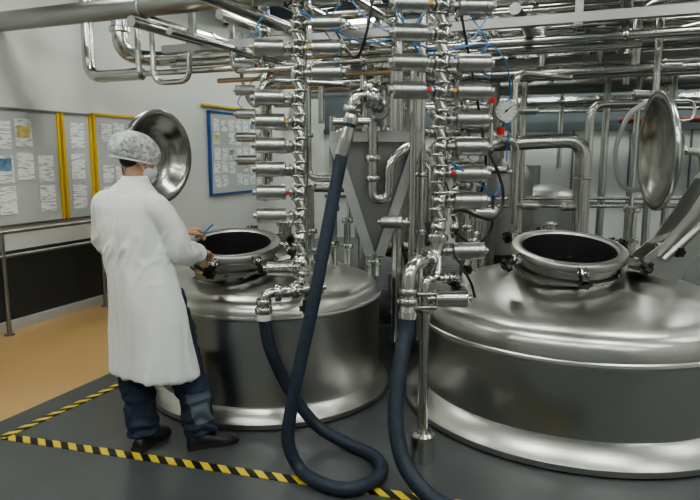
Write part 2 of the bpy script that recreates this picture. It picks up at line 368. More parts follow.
# ---------------------------------------------------------------- valve manifolds
def actuator(bm,p,d,L=.175,r=.046,neck=.06):
    p=V(p); d=V(d).normalized()
    tube(bm,[p,p+d*neck],.017,12); flange(bm,p+d*(neck*.55),d,.03,.008)
    q=p+d*neck
    P=[0,.006,.03,.031,.034,.035,L-.04,L-.039,L-.035,L-.034,L-.006,L]; Rr=[r*.8,r,r,r*.93,r*.93,r,r,r*.93,r*.93,r,r,r*.85]
    tube(bm,[q+d*x for x in P],Rr,20)
    tube(bm,[q+d*L,q+d*(L+.02)],r*.4,12)
def manifold(name,x,y,z0,z1,acts,pitch=.137,ra=.012,rp=.026):
    g=group(name,(x,y,z0)); bm=bmesh.new()
    rr=[];n=int((z1-z0)/pitch*16)
    za=acts[0][0]
    pts=[]
    for i in range(n+1):
        z=z0+(z1-z0)*i/n; ph=((z-za)/pitch+.5)%1-.5
        bulge=math.exp(-(ph/.16)**2); pts.append((x+ra*math.sin(2*math.pi*(z-za)/pitch),y,z)); rr.append(rp+.019*bulge)
    tube(bm,pts,rr,18)
    z=za-pitch*int((za-z0)/pitch)
    while z<z1:
        for o in (-.30,.30): flange(bm,(x+ra*math.sin(2*math.pi*o),y,z+pitch*o),(0,0,1),rp+.014,.007)
        tube(bm,[(x,y,z-.01),(x+.02,y+.06,z+pitch*.35)],rp*.75,10); z+=pitch
    tube(bm,[(x+.025,y+.085,z0+.1),(x+.025,y+.085,z1)],.022,12)
    mk('valve_column',bm,STEEL,g,angle=60)
    bm=bmesh.new()
    for (z,d) in acts: actuator(bm,V((x,y,z))+V(d).normalized()*.02,d)
    mk('valve_actuators',bm,BRUSH,g)
    bm=bmesh.new()
    for i,(z,d) in enumerate(acts):
        if i%3==1:
            dd=V(d).normalized(); p=V((x,y,z))+dd*.065+V((0,-.045,.0)); tube(bm,[p,p+V((0,-.012,0))],.011,12,mi=(i//3)%2)
    mk('valve_indicator_caps',bm,[ORANGE,RED],g)
    bm=bmesh.new()
    for (z,d) in acts[::2]:
        if z<2.0: continue
        dd=V(d).normalized(); p=V((x,y,z))+dd*.2+V((0,-.0,.045)); 
        tube(bm,spline([p,p+V((0,-.02,.06))+dd*.03,p+V((0,.05,.2))-dd*.05,V((x,y+.1,z+.45))-dd*.02,V((x,y+.12,z+.8))],6),.004,6)
    mk('air_tubes',bm,BLUEW,g); return g
LFT=(-1,-.12,0); RGT=(1,.05,0)
aA=[(1.97-.137*k,LFT) for k in range(6)]+[(2.11+.137*k,(1,-.1,0)) for k in range(6)]+[(2.25,LFT),(2.52,LFT)]
gA=manifold('valve_manifold',-.30,3.70,.95,3.2,aA)
aB=[(2.11-.142*k,RGT) for k in range(6)]+[(1.13,RGT)]+[(2.395,LFT),(2.255,LFT),(2.11,LFT),(1.97,LFT),(2.54,LFT)]+[(2.39,RGT),(2.54,RGT)]
gB=manifold('valve_manifold',.47,3.30,1.2,3.2,aB,pitch=.142)
aC=[(1.5+.17*k,LFT) for k in range(7)]+[(1.2+.17*k,RGT) for k in range(8)]
manifold('valve_manifold',.95,5.6,.9,3.2,aC,pitch=.17)
manifold('valve_manifold',.25,5.9,.9,3.2,[(1.3+.19*k,RGT) for k in range(7)]+[(1.7+.19*k,LFT) for k in range(6)],pitch=.19)
manifold('valve_manifold',-.75,5.6,1.3,3.2,[(1.5+.2*k,RGT) for k in range(6)]+[(1.6+.2*k,LFT) for k in range(5)],pitch=.2)

# lower valve set A (below manifold A, to hose)
bm=bmesh.new()
tube(bm,fillet([(-.30,3.70,1.0),(-.30,3.70,.86),(-.31,3.40,.885),(-.40,3.36,.885)],.06),.030,16)
tube(bm,fillet([(-.36,3.40,.885),(-.475,3.35,.885),(-.478,3.35,.76)],.06),.028,16)
flange(bm,(-.478,3.35,.79),(0,0,1),.05); flange(bm,(-.478,3.35,.835),(0,0,1),.045); flange(bm,(-.40,3.37,.885),(1,.2,0),.05); flange(bm,(-.30,3.55,.87),(0,1,0),.05)
flange(bm,(-.30,3.70,1.0),(0,0,1),.055); flange(bm,(-.30,3.70,.93),(0,0,1),.05)
actuator(bm,(-.30,3.42,.885),(1,-.1,.15),.11,.038,.04); actuator(bm,(-.30,3.65,.98),(-1,-.2,0),.16,.042,.04)
ellip(bm,(-.31,3.42,.885),(.045,.045,.045)); 
tube(bm,[(-.25,3.44,.86),(-.25,3.40,.80)],.01,10)
mk('outlet_valve',bm,STEEL,gA)
bm=bmesh.new(); star_knob(bm,(-.25,3.40,.80),(0,-.3,-1)); tube(bm,[(-.478,3.35,.735),(-.478,3.35,.775)],.042,18,mi=0); mk('outlet_knob',bm,[WHITEP,BLACK],gA)
# bottom bends B
bm=bmesh.new()
tube(bm,fillet([(.47,3.30,1.25),(.47,3.30,1.08),(.30,3.12,1.10),(.298,3.10,.84)],.13,10),.036,18)
tube(bm,fillet([(.47,3.27,1.10),(.46,3.22,.99),(.39,3.17,1.0),(.39,3.16,.80),(.39,3.16,.12)],.08,8),.027,18)
for p,d,r in (((.47,3.30,1.2),(0,0,1),.058),((.298,3.10,.90),(0,0,1),.056),((.298,3.10,.95),(0,0,1),.05),((.42,3.24,1.085),(1,1,0),.055),((.39,3.16,.84),(0,0,1),.04)): flange(bm,p,d,r)
tube(bm,[(.39,3.16,0),(.39,3.16,.012),(.39,3.16,.15),(.39,3.16,.17)],[.064,.066,.066,.05],24)
actuator(bm,(.40,3.14,.905),(1,.0,0),.17,.046,.04); actuator(bm,(.47,3.2,1.0),(1,.1,0),.05,.03,.05)
for z in (.86,.93): tube(bm,[(.34,3.13,z),(.45,3.13,z)],.014,10)
mk('support_leg_and_bends',bm,STEEL,gB)
bm=bmesh.new(); star_knob(bm,(.64,3.36,1.02),(.3,-1,0),r=.03); star_knob(bm,(.55,3.22,.96),(.6,-1,-.2),r=.026); tube(bm,[(.47,3.30,1.05),(.64,3.37,1.02)],.009,8,mi=0); tube(bm,[(.46,3.28,1.0),(.55,3.23,.96)],.009,8,mi=0); mk('bend_knobs',bm,[STEEL,BLACK],gB)

# ---------------------------------------------------------------- hoses
def hose(name,pts,r,ends):
    g=group(name,pts[0]); bm=bmesh.new(); tube(bm,spline(pts,10),r,18); mk('hose_tube',bm,HOSE,g)
    bm=bmesh.new()
    for (p,q) in ends: 
        p=V(p);q=V(q); tube(bm,[p,p.lerp(q,.15),p.lerp(q,.16),p.lerp(q,.5),p.lerp(q,.51),q],[r*1.12,r*1.12,r*1.2,r*1.2,r*1.1,r*.95],20)
    mk('hose_ferrules',bm,STEEL,g); return g
hp=[(.0,3.25,1.80),(-.037,3.25,1.665),(-.103,3.2,1.333),(-.175,3.12,.954),(-.241,3.07,.65),(-.293,3.03,.397),(-.318,3.0,.193),(-.262,2.975,.055),(-.16,2.87,.036),(-.03,2.80,.036),(.10,2.86,.036),(.165,3.0,.036),(.12,3.15,.036),(.0,3.265,.038),(-.186,3.37,.10),(-.343,3.38,.31),(-.445,3.35,.56),(-.478,3.35,.745)]
gh=hose('flexible_hose',hp,.034,[(hp[0],(.012,3.25,1.86)),((-.045,3.25,1.64),hp[0])])
bm=bmesh.new()
tube(bm,fillet([(.012,3.25,1.86),(.03,3.25,1.95),(.13,3.30,1.93),(.17,3.45,1.87),(.17,4.0,1.85)],.07),.033,18)
flange(bm,(.015,3.25,1.87),(.2,0,1),.052); flange(bm,(.09,3.28,1.935),(1,.3,0),.055); flange(bm,(.12,3.29,1.93),(1,.3,0),.055); flange(bm,(.165,3.4,1.88),(.3,1,0),.05)
box(bm,(.085,3.26,1.98),(.05,.03,.05),Matrix.Rotation(.4,3,'Y'),bev=.006); tube(bm,[(.06,3.24,1.97),(.06,3.24,2.04)],.01,8)
tube(bm,[(.05,3.22,1.9),(.05,3.16,1.88)],.014,10)
mk('hose_coupling',bm,STEEL,gh)
hose('flexible_hose',[(.298,3.10,.86),(.285,3.07,.74),(.252,3.0,.595),(.225,2.9,.37),(.255,2.8,.188),(.345,2.7,.085),(.47,2.62,.045),(.75,2.5,.041),(1.1,2.35,.041)],.040,[((.293,3.09,.81),(.298,3.10,.88))])

# ---------------------------------------------------------------- hopper
g=group('feed_hopper',(.165,4.0,1.0)); bm=bmesh.new()
cx,cy,z1,z0=.155,4.0,1.69,1.03; hw,hd=.255,.20; o=.03; f=cy-hd
def quad(bm,*p): bm.faces.new([bm.verts.new(V(q)) for q in p])
quad(bm,(cx-hw,f,z1+.06),(cx-hw,cy+hd,z1+.06),(cx-hw,cy+hd,z1),(cx-hw,f,z1)); quad(bm,(cx+hw,f,z1+.06),(cx+hw,cy+hd,z1+.06),(cx+hw,cy+hd,z1),(cx+hw,f,z1))
quad(bm,(cx-hw,f,z1),(cx-hw,cy+hd,z1),(cx-o,cy+hd,z0),(cx-o,f,z0)); quad(bm,(cx+hw,f,z1),(cx+hw,cy+hd,z1),(cx+o,cy+hd,z0),(cx+o,f,z0))
quad(bm,(cx-hw,cy+hd,z1+.06),(cx+hw,cy+hd,z1+.06),(cx+hw,cy+hd,z1),(cx+o,cy+hd,z0),(cx-o,cy+hd,z0),(cx-hw,cy+hd,z1))
quad(bm,(cx-o,f,z0),(cx+o,f,z0),(cx+o,cy+hd,z0),(cx-o,cy+hd,z0))
fy=f+.05
quad(bm,(cx-hw,fy,z1+.06),(cx+hw,fy,z1+.06),(cx+hw,fy,z1),(cx+o,fy,z0),(cx-o,fy,z0),(cx-hw,fy,z1))
mk('hopper_body',bm,DULL,g,smooth=False)
bm=bmesh.new()
def bar(bm,p,q,w,t):
    p=V(p);q=V(q);d=(q-p); M=axisM((p+q)/2,d,V((0,1,0))).to_3x3(); box(bm,(p+q)/2,(w,t,d.length),M)
bar(bm,(cx-hw,f,z1+.03),(cx-o,f,z0),.06,.05); bar(bm,(cx+hw,f,z1+.03),(cx+o,f,z0),.06,.05); bar(bm,(cx-hw-.02,f,z1+.06),(cx+hw+.02,f,z1+.06),.06,.06)
mk('hopper_front_frame',bm,HOPM,g,smooth=False)
bm=bmesh.new()
tube(bm,[(cx,cy,z0+.02),(cx,cy,.86)],.036,18); flange(bm,(cx,cy,1.0),(0,0,1),.06); flange(bm,(cx,cy,.95),(0,0,1),.05)
py=3.70
tube(bm,fillet([(cx-.02,py,1.85),(cx-.02,py,1.38),(cx+.075,py,1.38),(cx+.075,py,1.60),(cx+.20,py+.05,1.70),(.42,py+.2,1.70)],.065),.030,16)
flange(bm,(cx-.02,py,1.62),(0,0,1),.05); flange(bm,(cx-.02,py,1.50),(0,0,1),.045)
tube(bm,fillet([(-.10,py,1.83),(cx-.02,py,1.83)],.05),.025,14)
mk('hopper_pipes',bm,STEEL,g)

# ---------------------------------------------------------------- local vertical pipework
g=group('process_pipework',(.4,3.8,1.5)); bm=bmesh.new()
def pipe(pts,r,rf=.09,fl=()):
    P=fillet(pts,rf); tube(bm,P,r,14)
    for (p,d) in fl: flange(bm,p,d,r+.018)
pipe([(.62,3.7,2.12),(.38,3.6,2.12),(.36,3.6,2.10),(.36,3.6,.9)],.019,.07)
pipe([(.50,4.4,2.6),(.50,4.4,.3)],.028,.1,[((.5,4.4,1.5),(0,0,1)),((.5,4.4,1.1),(0,0,1))])
pipe([(.36,4.7,2.7),(.36,4.7,.2)],.04,.1,[((.36,4.7,1.4),(0,0,1))])
pipe([(-.12,4.3,1.9),(-.12,4.3,1.25)],.02,.05)
pipe([(1.0,5.35,1.72),(1.99,5.35,1.77),(1.99,5.35,.4)],.062,.17,[((1.2,5.35,1.73),(1,0,0)),((1.99,5.35,1.45),(0,0,1))])
pipe([(.6,4.4,1.35),(1.05,4.9,1.35),(1.05,4.9,.7)],.03,.12)
pipe([(.7,4.6,1.15),(.7,4.6,1.75),(1.3,4.9,1.75),(1.3,4.9,1.1)],.025,.1)
pipe([(.62,4.1,1.6),(.85,4.3,1.6),(.85,4.3,1.05)],.02,.08,[((.85,4.3,1.3),(0,0,1))])
pipe([(-.30,3.7,3.1),(-.30,4.4,3.1)],.03,.1)
pipe([(-.55,4.0,1.35),(-.55,4.0,2.1),(-.05,4.2,2.1)],.018,.08)
pipe([(.0,4.5,1.15),(.0,4.5,1.6),(.5,4.6,1.6),(.5,4.6,2.2)],.024,.08)
pipe([(2.35,4.9,.3),(2.35,4.9,2.9)],.03,.1,[((2.35,4.9,1.9),(0,0,1))])
pipe([(1.75,6.4,.0),(1.75,6.4,3.3)],.035)
pipe([(2.9,6.4,.0),(2.9,6.4,3.3)],.03)
for z in (1.12,1.2): pipe([(1.0,6.4,z),(4.2,6.4,z)],.018)
pipe([(.66,3.62,1.70),(.86,3.6,1.70),(.86,3.6,1.80)],.016,.05)
pipe([(.58,3.9,1.4),(.72,3.8,1.4),(.72,3.8,1.0),(.72,4.0,.75)],.022,.08,[((.72,3.8,1.2),(0,0,1))])
pipe([(.2,5.0,.9),(.62,5.0,.9),(.62,5.0,.2)],.04,.1)
# second, deeper layer of bends between the tanks
pipe([(-.6,6.6,1.3),(.4,6.6,1.3),(.4,6.6,2.4)],.05,.15,[((0,6.6,1.3),(1,0,0))])
pipe([(-.2,7.2,.4),(-.2,7.2,1.9),(1.0,7.2,1.9),(1.0,7.2,2.6)],.045,.15)
pipe([(.7,6.0,.3),(.7,6.0,1.5),(1.5,6.0,1.5)],.035,.12,[((.7,6.0,1.0),(0,0,1))])
pipe([(.1,5.2,.4),(.1,5.2,1.45),(-.35,5.2,1.45),(-.35,5.2,2.3)],.032,.1,[((.1,5.2,1.1),(0,0,1)),((-.35,5.2,1.8),(0,0,1))])
pipe([(1.35,5.2,1.2),(1.35,5.2,2.3),(1.9,5.5,2.3)],.028,.1,[((1.35,5.2,1.5),(0,0,1))])
pipe([(2.2,5.8,.5),(2.2,5.8,2.1),(3.2,5.8,2.12)],.04,.14)
mk('vertical_and_branch_pipes',bm,STEEL,g)
bm=bmesh.new()
for p,d in (((.72,3.8,1.28),(1,-.3,0)),((.85,4.3,1.22),(1,0,.2)),((1.05,4.9,1.0),(-1,-.5,0)),((1.3,4.9,1.25),(1,-.2,0)),((.36,4.7,1.7),(-1,-.3,0)),((-.12,4.3,1.5),(1,-.4,0)),((1.99,5.35,1.2),(-1,-.2,0)),((.36,3.6,1.25),(-1,.2,0)),((.7,6.0,1.2),(1,-.3,0)),((1.35,5.2,1.8),(-1,-.1,0)),((1.35,5.2,2.0),(1,-.1,0)),((2.35,4.9,2.1),(-1,-.1,0)),((2.35,4.9,2.3),(1,-.1,0))): actuator(bm,p,d,.13,.035,.05)
mk('branch_actuators',bm,BRUSH,g)
# background black hoses / cables
g=group('cable_bundle',(.7,4,1.6))
for i,(mt,pts,r) in enumerate([
 (BLACK,[(.62,3.6,2.4),(.72,3.55,1.9),(.78,3.6,1.5),(.70,3.9,1.3),(.62,4.2,1.5)],.008),
 (BLACK,[(.60,3.3,1.35),(.78,3.35,1.3),(.86,3.5,1.45),(.80,3.7,1.7)],.009),
 (BLACK,[(.55,3.25,1.12),(.62,3.15,1.0),(.66,3.2,.9)],.007),
 (BLACK,[(-.15,3.9,2.5),(.02,3.7,2.2),(.1,3.6,2.35),(.15,3.8,2.7)],.008),
 (BLACK,[(.40,4.9,1.0),(.45,4.8,.7),(.35,4.7,.4),(.5,4.8,.15)],.012),
 (BLACK,[(.60,3.5,1.2),(.74,3.6,1.12),(.86,3.75,1.2),(.90,3.9,1.4)],.009),
 (BLUEW,[(-.5,3.8,2.6),(-.2,3.65,2.4),(.1,3.7,2.28),(.35,3.6,2.35),(.55,3.5,2.6)],.005),
 (BLUEW,[(-.1,3.9,2.7),(.1,3.75,2.42),(.3,3.65,2.3),(.5,3.6,2.22),(.7,3.7,2.3),(.9,3.9,2.6)],.005),
 (BLUEW,[(.2,3.5,2.6),(.35,3.4,2.2),(.52,3.35,2.15),(.75,3.4,2.05)],.005),
 (BLUEW,[(.53,3.25,1.6),(.68,3.3,1.5),(.8,3.45,1.42),(.9,3.7,1.5)],.005),
 (BLUEW,[(.55,3.4,2.2),(.8,3.6,2.24),(1.0,4.0,2.1),(1.1,4.4,1.6)],.005),
 (GREYHOSE,[(2.05,4.4,2.0),(1.93,4.4,1.9),(1.86,4.4,1.65),(1.93,4.4,1.42),(2.1,4.4,1.4)],.018),
 (GREYHOSE,[(-1.05,6.2,2.8),(-1.05,6.2,2.4),(-.9,6.0,2.1),(-.6,5.9,2.3)],.02)]):
    bm=bmesh.new(); tube(bm,spline(pts,10),r,8); mk('cable',bm,mt,g)
# pressure gauge
gx,gz=.875,1.885
g=group('pressure_gauge',(gx,3.58,gz)); bm=bmesh.new(); M=axisM((gx,3.55,gz),(-.15,-1,0))
revolve(bm,[(0,-.035),(.055,-.035),(.064,-.022),(.066,.012),(.060,.018),(.056,.008)],M,36); tube(bm,[(.86,3.6,1.79),(gx,3.58,1.84)],.012,10); mk('gauge_case',bm,STEEL,g)
bm=bmesh.new(); revolve(bm,[(0,.008),(.057,.008)],M,36); mk('gauge_dial',bm,WHITEP,g)
bm=bmesh.new(); tube(bm,[M@V((-.012,-.012,.011)),M@V((.03,.026,.011))],.0025,6); tube(bm,[M@V((0,0,.009)),M@V((0,0,.012))],.007,10)
for i in range(11):
    a=math.radians(225-27*i); tube(bm,[M@V((.043*math.cos(a),.043*math.sin(a),.009)),M@V((.052*math.cos(a),.052*math.sin(a),.009))],.0018,5)
mk('gauge_needle',bm,BLACK,g)
bm=bmesh.new(); tube(bm,[(.86,3.6,1.755),(.86,3.6,1.795)],.024,12); tube(bm,[(.80,3.58,1.93),(.80,3.58,1.96)],.024,12); mk('gauge_valve_collar',bm,RED,g)
bm=bmesh.new(); tube(bm,[(.80,3.58,1.69),(.80,3.58,1.95)],.012,10); mk('gauge_stem',bm,STEEL,g)

# ---------------------------------------------------------------- overhead rack
g=group('overhead_pipe_rack',W(-1,6,2.8))
bms={'s':bmesh.new(),'d':bmesh.new(),'c':bmesh.new(),'r':bmesh.new()}
def ap(k,b,z,r,a0,a1): 
    tube(bms[k],[W(a0,b,z),W(a1,b,z)],r,14)
    a=a0+.5
    while a<a1:
        if random.random()<.35: flange(bms[k],W(a,b,z),RZ@V((1,0,0)),r+.014)
        a+=.6
def bp(k,a,z,r,b0,b1):
    tube(bms[k],[W(a,b0,z),W(a,b1,z)],r,14)
    b=b0+.4
    while b<b1:
        if random.random()<.35: flange(bms[k],W(a,b,z),RZ@V((0,1,0)),r+.014)
        b+=.7
ap('d',4.2,2.82,.085,-5.19,3)
for (k,b,z,r,a0,a1) in [('s',5.0,2.42,.028,-4.2,.2),('c',5.1,2.33,.022,-3.4,-.9),('s',5.2,2.52,.034,-4.0,3),('s',5.9,2.36,.045,-3.3,3),('s',6.0,2.62,.055,-3.9,3.4),('s',6.1,2.78,.03,-3.2,3.4),
  ('d',6.6,2.48,.05,-3.0,4),('s',7.0,2.9,.07,-4,4),('s',7.2,2.66,.04,-4,4),('d',7.6,2.42,.05,-2.6,4),('s',8.2,2.8,.06,-4,4.5),('s',8.3,3.05,.05,-4,4.5),('d',8.9,2.5,.06,-2.6,4.5),
  ('s',9.6,2.9,.08,-4,4.5),('d',10.3,2.7,.07,-5,4.5),('r',11.3,2.2,.05,.2,4.5),('s',10.9,2.45,.06,-3,4.5),('s',4.6,2.55,.03,-1.0,3.0),('s',4.7,2.72,.045,-1.6,3.0),('s',5.4,2.9,.06,-2.5,3.5)]: ap(k,b,z,r,a0,a1)
for (k,a,z,r,b0,b1) in [('s',-2.35,2.62,.045,2.8,9),('s',-2.15,2.72,.035,2.8,9),('s',-1.9,2.60,.05,2.8,9),('s',-1.65,2.70,.03,2.8,9.5),('s',-2.7,2.45,.025,3.5,9),('s',-3.1,2.56,.04,3.6,9.5),('s',-1.0,2.75,.05,4.0,9),
  ('d',-.6,2.6,.04,4.4,9.5),('s',.1,2.8,.05,4.4,9.5),('s',.9,2.9,.06,4.4,10),('s',-3.6,2.75,.05,4.2,9.5),('s',-1.35,2.30,.03,4.6,8),('d',1.6,2.7,.07,4,10),('s',-2.0,2.95,.04,3,9)]: bp(k,a,z,r,b0,b1)
random.seed(21)
for i in range(26):
    b=random.uniform(5.6,10.8); ap(random.choice('ssd'),b,random.uniform(2.28,3.3),random.uniform(.018,.045),random.uniform(-3.6,-1),random.uniform(1.5,4.5))
for i in range(10): bp(random.choice('sd'),random.uniform(-2.8,2.5),random.uniform(2.4,3.2),random.uniform(.018,.035),random.uniform(4.4,6),random.uniform(8,10.5))
for i in range(9):
    a=random.uniform(-1.8,3.5); b=random.uniform(6.6,9.5); z=random.uniform(.2,1.6); tube(bms[random.choice('sd')],[W(a,b,z),W(a,b,2.7)],random.uniform(.02,.04),12)
for i in range(20): ap(random.choice('sd'),random.uniform(4.9,7.5),random.uniform(2.3,3.2),random.uniform(.016,.035),random.uniform(-.8,.4),random.uniform(2.5,4.3))
def rp(k,pts,r,rf=.15): tube(bms[k],fillet([W(*p) for p in pts],rf,8),r,14)
for i in range(12):   # rack cross-overs with elbows
    a=random.uniform(-1.5,2.4); b=random.uniform(5.2,7.5); z=random.uniform(2.15,2.7)
    rp('s',[(a,b,z),(a,b,z+random.uniform(.3,.6)),(a+random.uniform(.4,.9),b+.1,z+.55)],random.uniform(.022,.04),.12)
rp('s',[(-4.86,5.0,3.3),(-4.86,5.0,2.42),(-4.2,5.0,2.42)],.06); rp('s',[(-4.15,4.9,2.42),(-4.15,4.9,3.0),(-3.6,4.9,3.0)],.03,.1)
rp('s',[(-4.45,5.0,3.3),(-4.45,5.0,2.62),(-4.3,5.3,2.6),(-3.3,5.3,2.6)],.075,.18)
flange(bms['s'],W(-4.45,5.0,2.85),(0,0,1),.10,.03); flange(bms['s'],W(-4.45,5.0,3.0),(0,0,1),.10,.03)
rp('s',[(-3.9,4.8,2.85),(-3.9,4.8,2.30),(-3.5,4.8,2.30),(-3.5,4.8,2.75)],.026,.12)
rp('s',[(-3.3,5.9,2.36),(-3.3,5.9,2.9),(-3.3,5.0,2.9)],.045,.12); rp('s',[(-3.05,4.8,2.75),(-3.05,4.8,2.36),(-2.2,4.8,2.36),(-2.2,4.8,1.9)],.025,.1)
rp('s',[(-1.6,4.9,2.5),(-1.6,4.9,1.6),(-1.3,4.9,1.6),(-1.3,4.9,1.1)],.028,.1); rp('s',[(-2.0,5.3,2.5),(-2.0,5.3,1.2)],.025)
rp('d',[(-1.9,6.3,2.6),(-1.9,6.3,.3)],.04); rp('d',[(-1.1,6.8,2.6),(-1.1,6.8,.2)],.05); rp('s',[(.0,7.2,2.6),(.0,7.2,.2)],.04)
mk('steel_pipes',bms['s'],STEEL,g); mk('dull_pipes',bms['d'],DULL,g); mk('warm_pipes',bms['c'],COPPER,g); mk('red_pipe',bms['r'],REDD,g)
bm=bmesh.new()
R3=RZ.to_3x3()
for b in (4.45,6.35,8.6):
    for a in (-3.2,-.2,3.0):
        box(bm,W(a,b,3.1),(.05,.05,1.25),R3)
    box(bm,W(-.2,b,2.52),(6.6,.06,.06),R3); box(bm,W(-.2,b,2.98),(6.6,.05,.05),R3)
mk('support_frame',bm,DULL,g,smooth=False)
# background equipment
g=group('pump_unit',(.42,5.3,0)); bm=bmesh.new(); tube(bm,[(.2,5.3,.35),(.24,5.3,.35),(.6,5.3,.35),(.64,5.3,.35)],[.1,.14,.14,.1],24); box(bm,(.42,5.3,.1),(.5,.3,.2)); box(bm,(.42,5.2,.55),(.2,.14,.2),bev=.01)
mk('pump_motor',bm,CABI,g); bm=bmesh.new(); box(bm,(.42,5.125,.57),(.1,.006,.08)); mk('pump_label',bm,YEL,g,smooth=False)
def bgtank(a,b,R,h):
    p=W(a,b,0); g=group('storage_tank',p); bm=bmesh.new(); M=Matrix.Translation(p)
    revolve(bm,[(R*.3,.25),(R,.5),(R,h),(R*.97,h+.08),(R*.8,h+.17),(R*.4,h+.24),(0,h+.26)],M,64)
    for k in range(4):
        q=p+V((R*.8*math.cos(k*1.57+.7),R*.8*math.sin(k*1.57+.7),0)); tube(bm,[q,q+V((0,0,.5))],.04,10)
    tube(bm,[p+V((0,0,h+.2)),p+V((0,0,h+.5))],.1,20); mk('storage_tank_body',bm,DULL,g)
bgtank(-2.6,8.2,.6,1.5); bgtank(-.9,9.0,.65,1.0); bgtank(-1.2,7.6,.45,1.35)
# ---------------------------------------------------------------- worker
g=group('factory_worker',(-1.1,3.38,0))
Fw=V((.5,.866,0)); Rt=V((.866,-.5,0))
def ringloft(bm,rings,seg=40,fold=None):
    R=[]
    for (cx,cy,z,rx,ry) in rings:
        row=[]
        for k in range(seg):
            t=2*math.pi*k/seg; c=math.cos(t); s=math.sin(t)
            m=1+(fold(t,z) if fold else 0)
            row.append(bm.verts.new(V((cx,cy,z))+Rt*(rx*m*c)+Fw*(ry*m*s)))
        R.append(row)
    for i in range(len(R)-1):
        for k in range(seg): bm.faces.new((R[i][k],R[i][(k+1)%seg],R[i+1][(k+1)%seg],R[i+1][k]))
    bm.faces.new(R[0][::-1]); bm.faces.new(R[-1])
bm=bmesh.new()
fold=lambda t,z: max(0,(1.0-z))*.11*(math.sin(5*t+2*z)+.5*math.sin(9*t-1))
ringloft(bm,[(-1.10,3.37,.43,.268,.19),(-1.104,3.372,.50,.264,.186),(-1.112,3.378,.60,.256,.18),(-1.13,3.385,.8,.24,.168),(-1.155,3.39,.95,.222,.156),(-1.185,3.40,1.1,.207,.144),(-1.21,3.415,1.25,.220,.148),(-1.215,3.425,1.36,.232,.138),(-1.212,3.43,1.41,.215,.122),(-1.205,3.435,1.45,.165,.10),(-1.195,3.44,1.485,.10,.082),(-1.187,3.445,1.515,.068,.068)],fold=fold)
sc=V((-1.215,3.425,1.40)); shR=sc+Rt*.20; shL=sc-Rt*.20
elR=V((-.935,3.37,1.115)); wrR=V((-.905,3.60,1.065))
elL=V((-1.42,3.62,1.13)); wrL=V((-1.07,3.85,1.165))
def limb(bm,keys,rk,seg=18,n=6):
    P=spline(keys,n); m=len(keys)-1; R=[]
    for i in range(len(P)):
        t=i/n; j=min(int(t),m-1); f=t-j; R.append(rk[j]*(1-f)+rk[j+1]*f)
    tube(bm,P,R,seg)
limb(bm,[shR-Rt*.09+V((0,0,.0)),shR+V((0,0,-.035)),shR.lerp(elR,.5)+Rt*.012,elR,elR.lerp(wrR,.55),wrR],[.06,.072,.071,.067,.060,.053])
limb(bm,[shL+Rt*.09+V((0,0,.0)),shL+V((0,0,-.035)),shL.lerp(elL,.5)-Rt*.012,elL,elL.lerp(wrL,.55),wrL],[.06,.072,.071,.067,.060,.053])
nb=remesh(bm,.009,3)
nb.normal_update()
for v in nb.verts:
    p=v.co; s=(p-V((-1.17,3.40,0))).dot(Rt)
    q=V((p.x*7,p.y*7,p.z*2.2)); d=noise.noise(q)*.010
    rn=1-abs(noise.noise(V((p.x*13+3,p.y*13,p.z*1.6+s*3))))*2.2
    d+=.014*max(0,rn)*min(1,max(.35,(1.3-p.z)*1.6))
    rn2=1-abs(noise.noise(V((p.x*9,p.y*9+5,p.z*10-s*8))))*3.2
    d+=.012*max(0,rn2)*math.exp(-((p.z-1.12)/.14)**2)
    r=(p-V((-1.17,3.40,0)))
    if r.dot(Fw)<0 and p.z<1.44: d-=.006*math.exp(-(s/.009)**2)
    v.co=p+v.normal*d
mk('lab_coat',nb,COAT,g,angle=180)
# collar
bm=bmesh.new(); ringloft(bm,[(-1.197,3.44,1.462,.108,.094),(-1.19,3.443,1.50,.082,.080),(-1.186,3.447,1.527,.071,.071),(-1.185,3.449,1.522,.062,.062)],32); mk('coat_collar',bm,COAT,g,angle=180)
# trousers
bm=bmesh.new()
limb(bm,[(-1.20,3.43,.88),(-1.225,3.41,.62),(-1.225,3.38,.45),(-1.195,3.36,.27),(-1.172,3.33,.07)],[.10,.10,.098,.09,.082],22)
limb(bm,[(-1.02,3.36,.88),(-.965,3.37,.62),(-.93,3.38,.45),(-.885,3.36,.27),(-.850,3.345,.075)],[.10,.10,.10,.092,.084],22)
ringloft(bm,[(-1.11,3.39,.78,.16,.12),(-1.12,3.39,.95,.17,.12)])
nb=remesh(bm,.009,2); nb.normal_update()
for v in nb.verts:
    p=v.co; d=noise.noise(V((p.x*14,p.y*14,p.z*8)))*.014+.010*math.sin(p.z*75+6*noise.noise(p*9))*(1 if p.z<.28 else .35); v.co=p+v.normal*d
for f in nb.faces:
    c=f.calc_center_median()
    if c.x>-1.03 and c.z<.33 and c.z>.16 and (c.x+.87)+(c.z-.25)*.3>-.02 and c.y<3.36: f.material_index=1
mk('trousers',nb,[TROUS,TRGREY],g,angle=180)
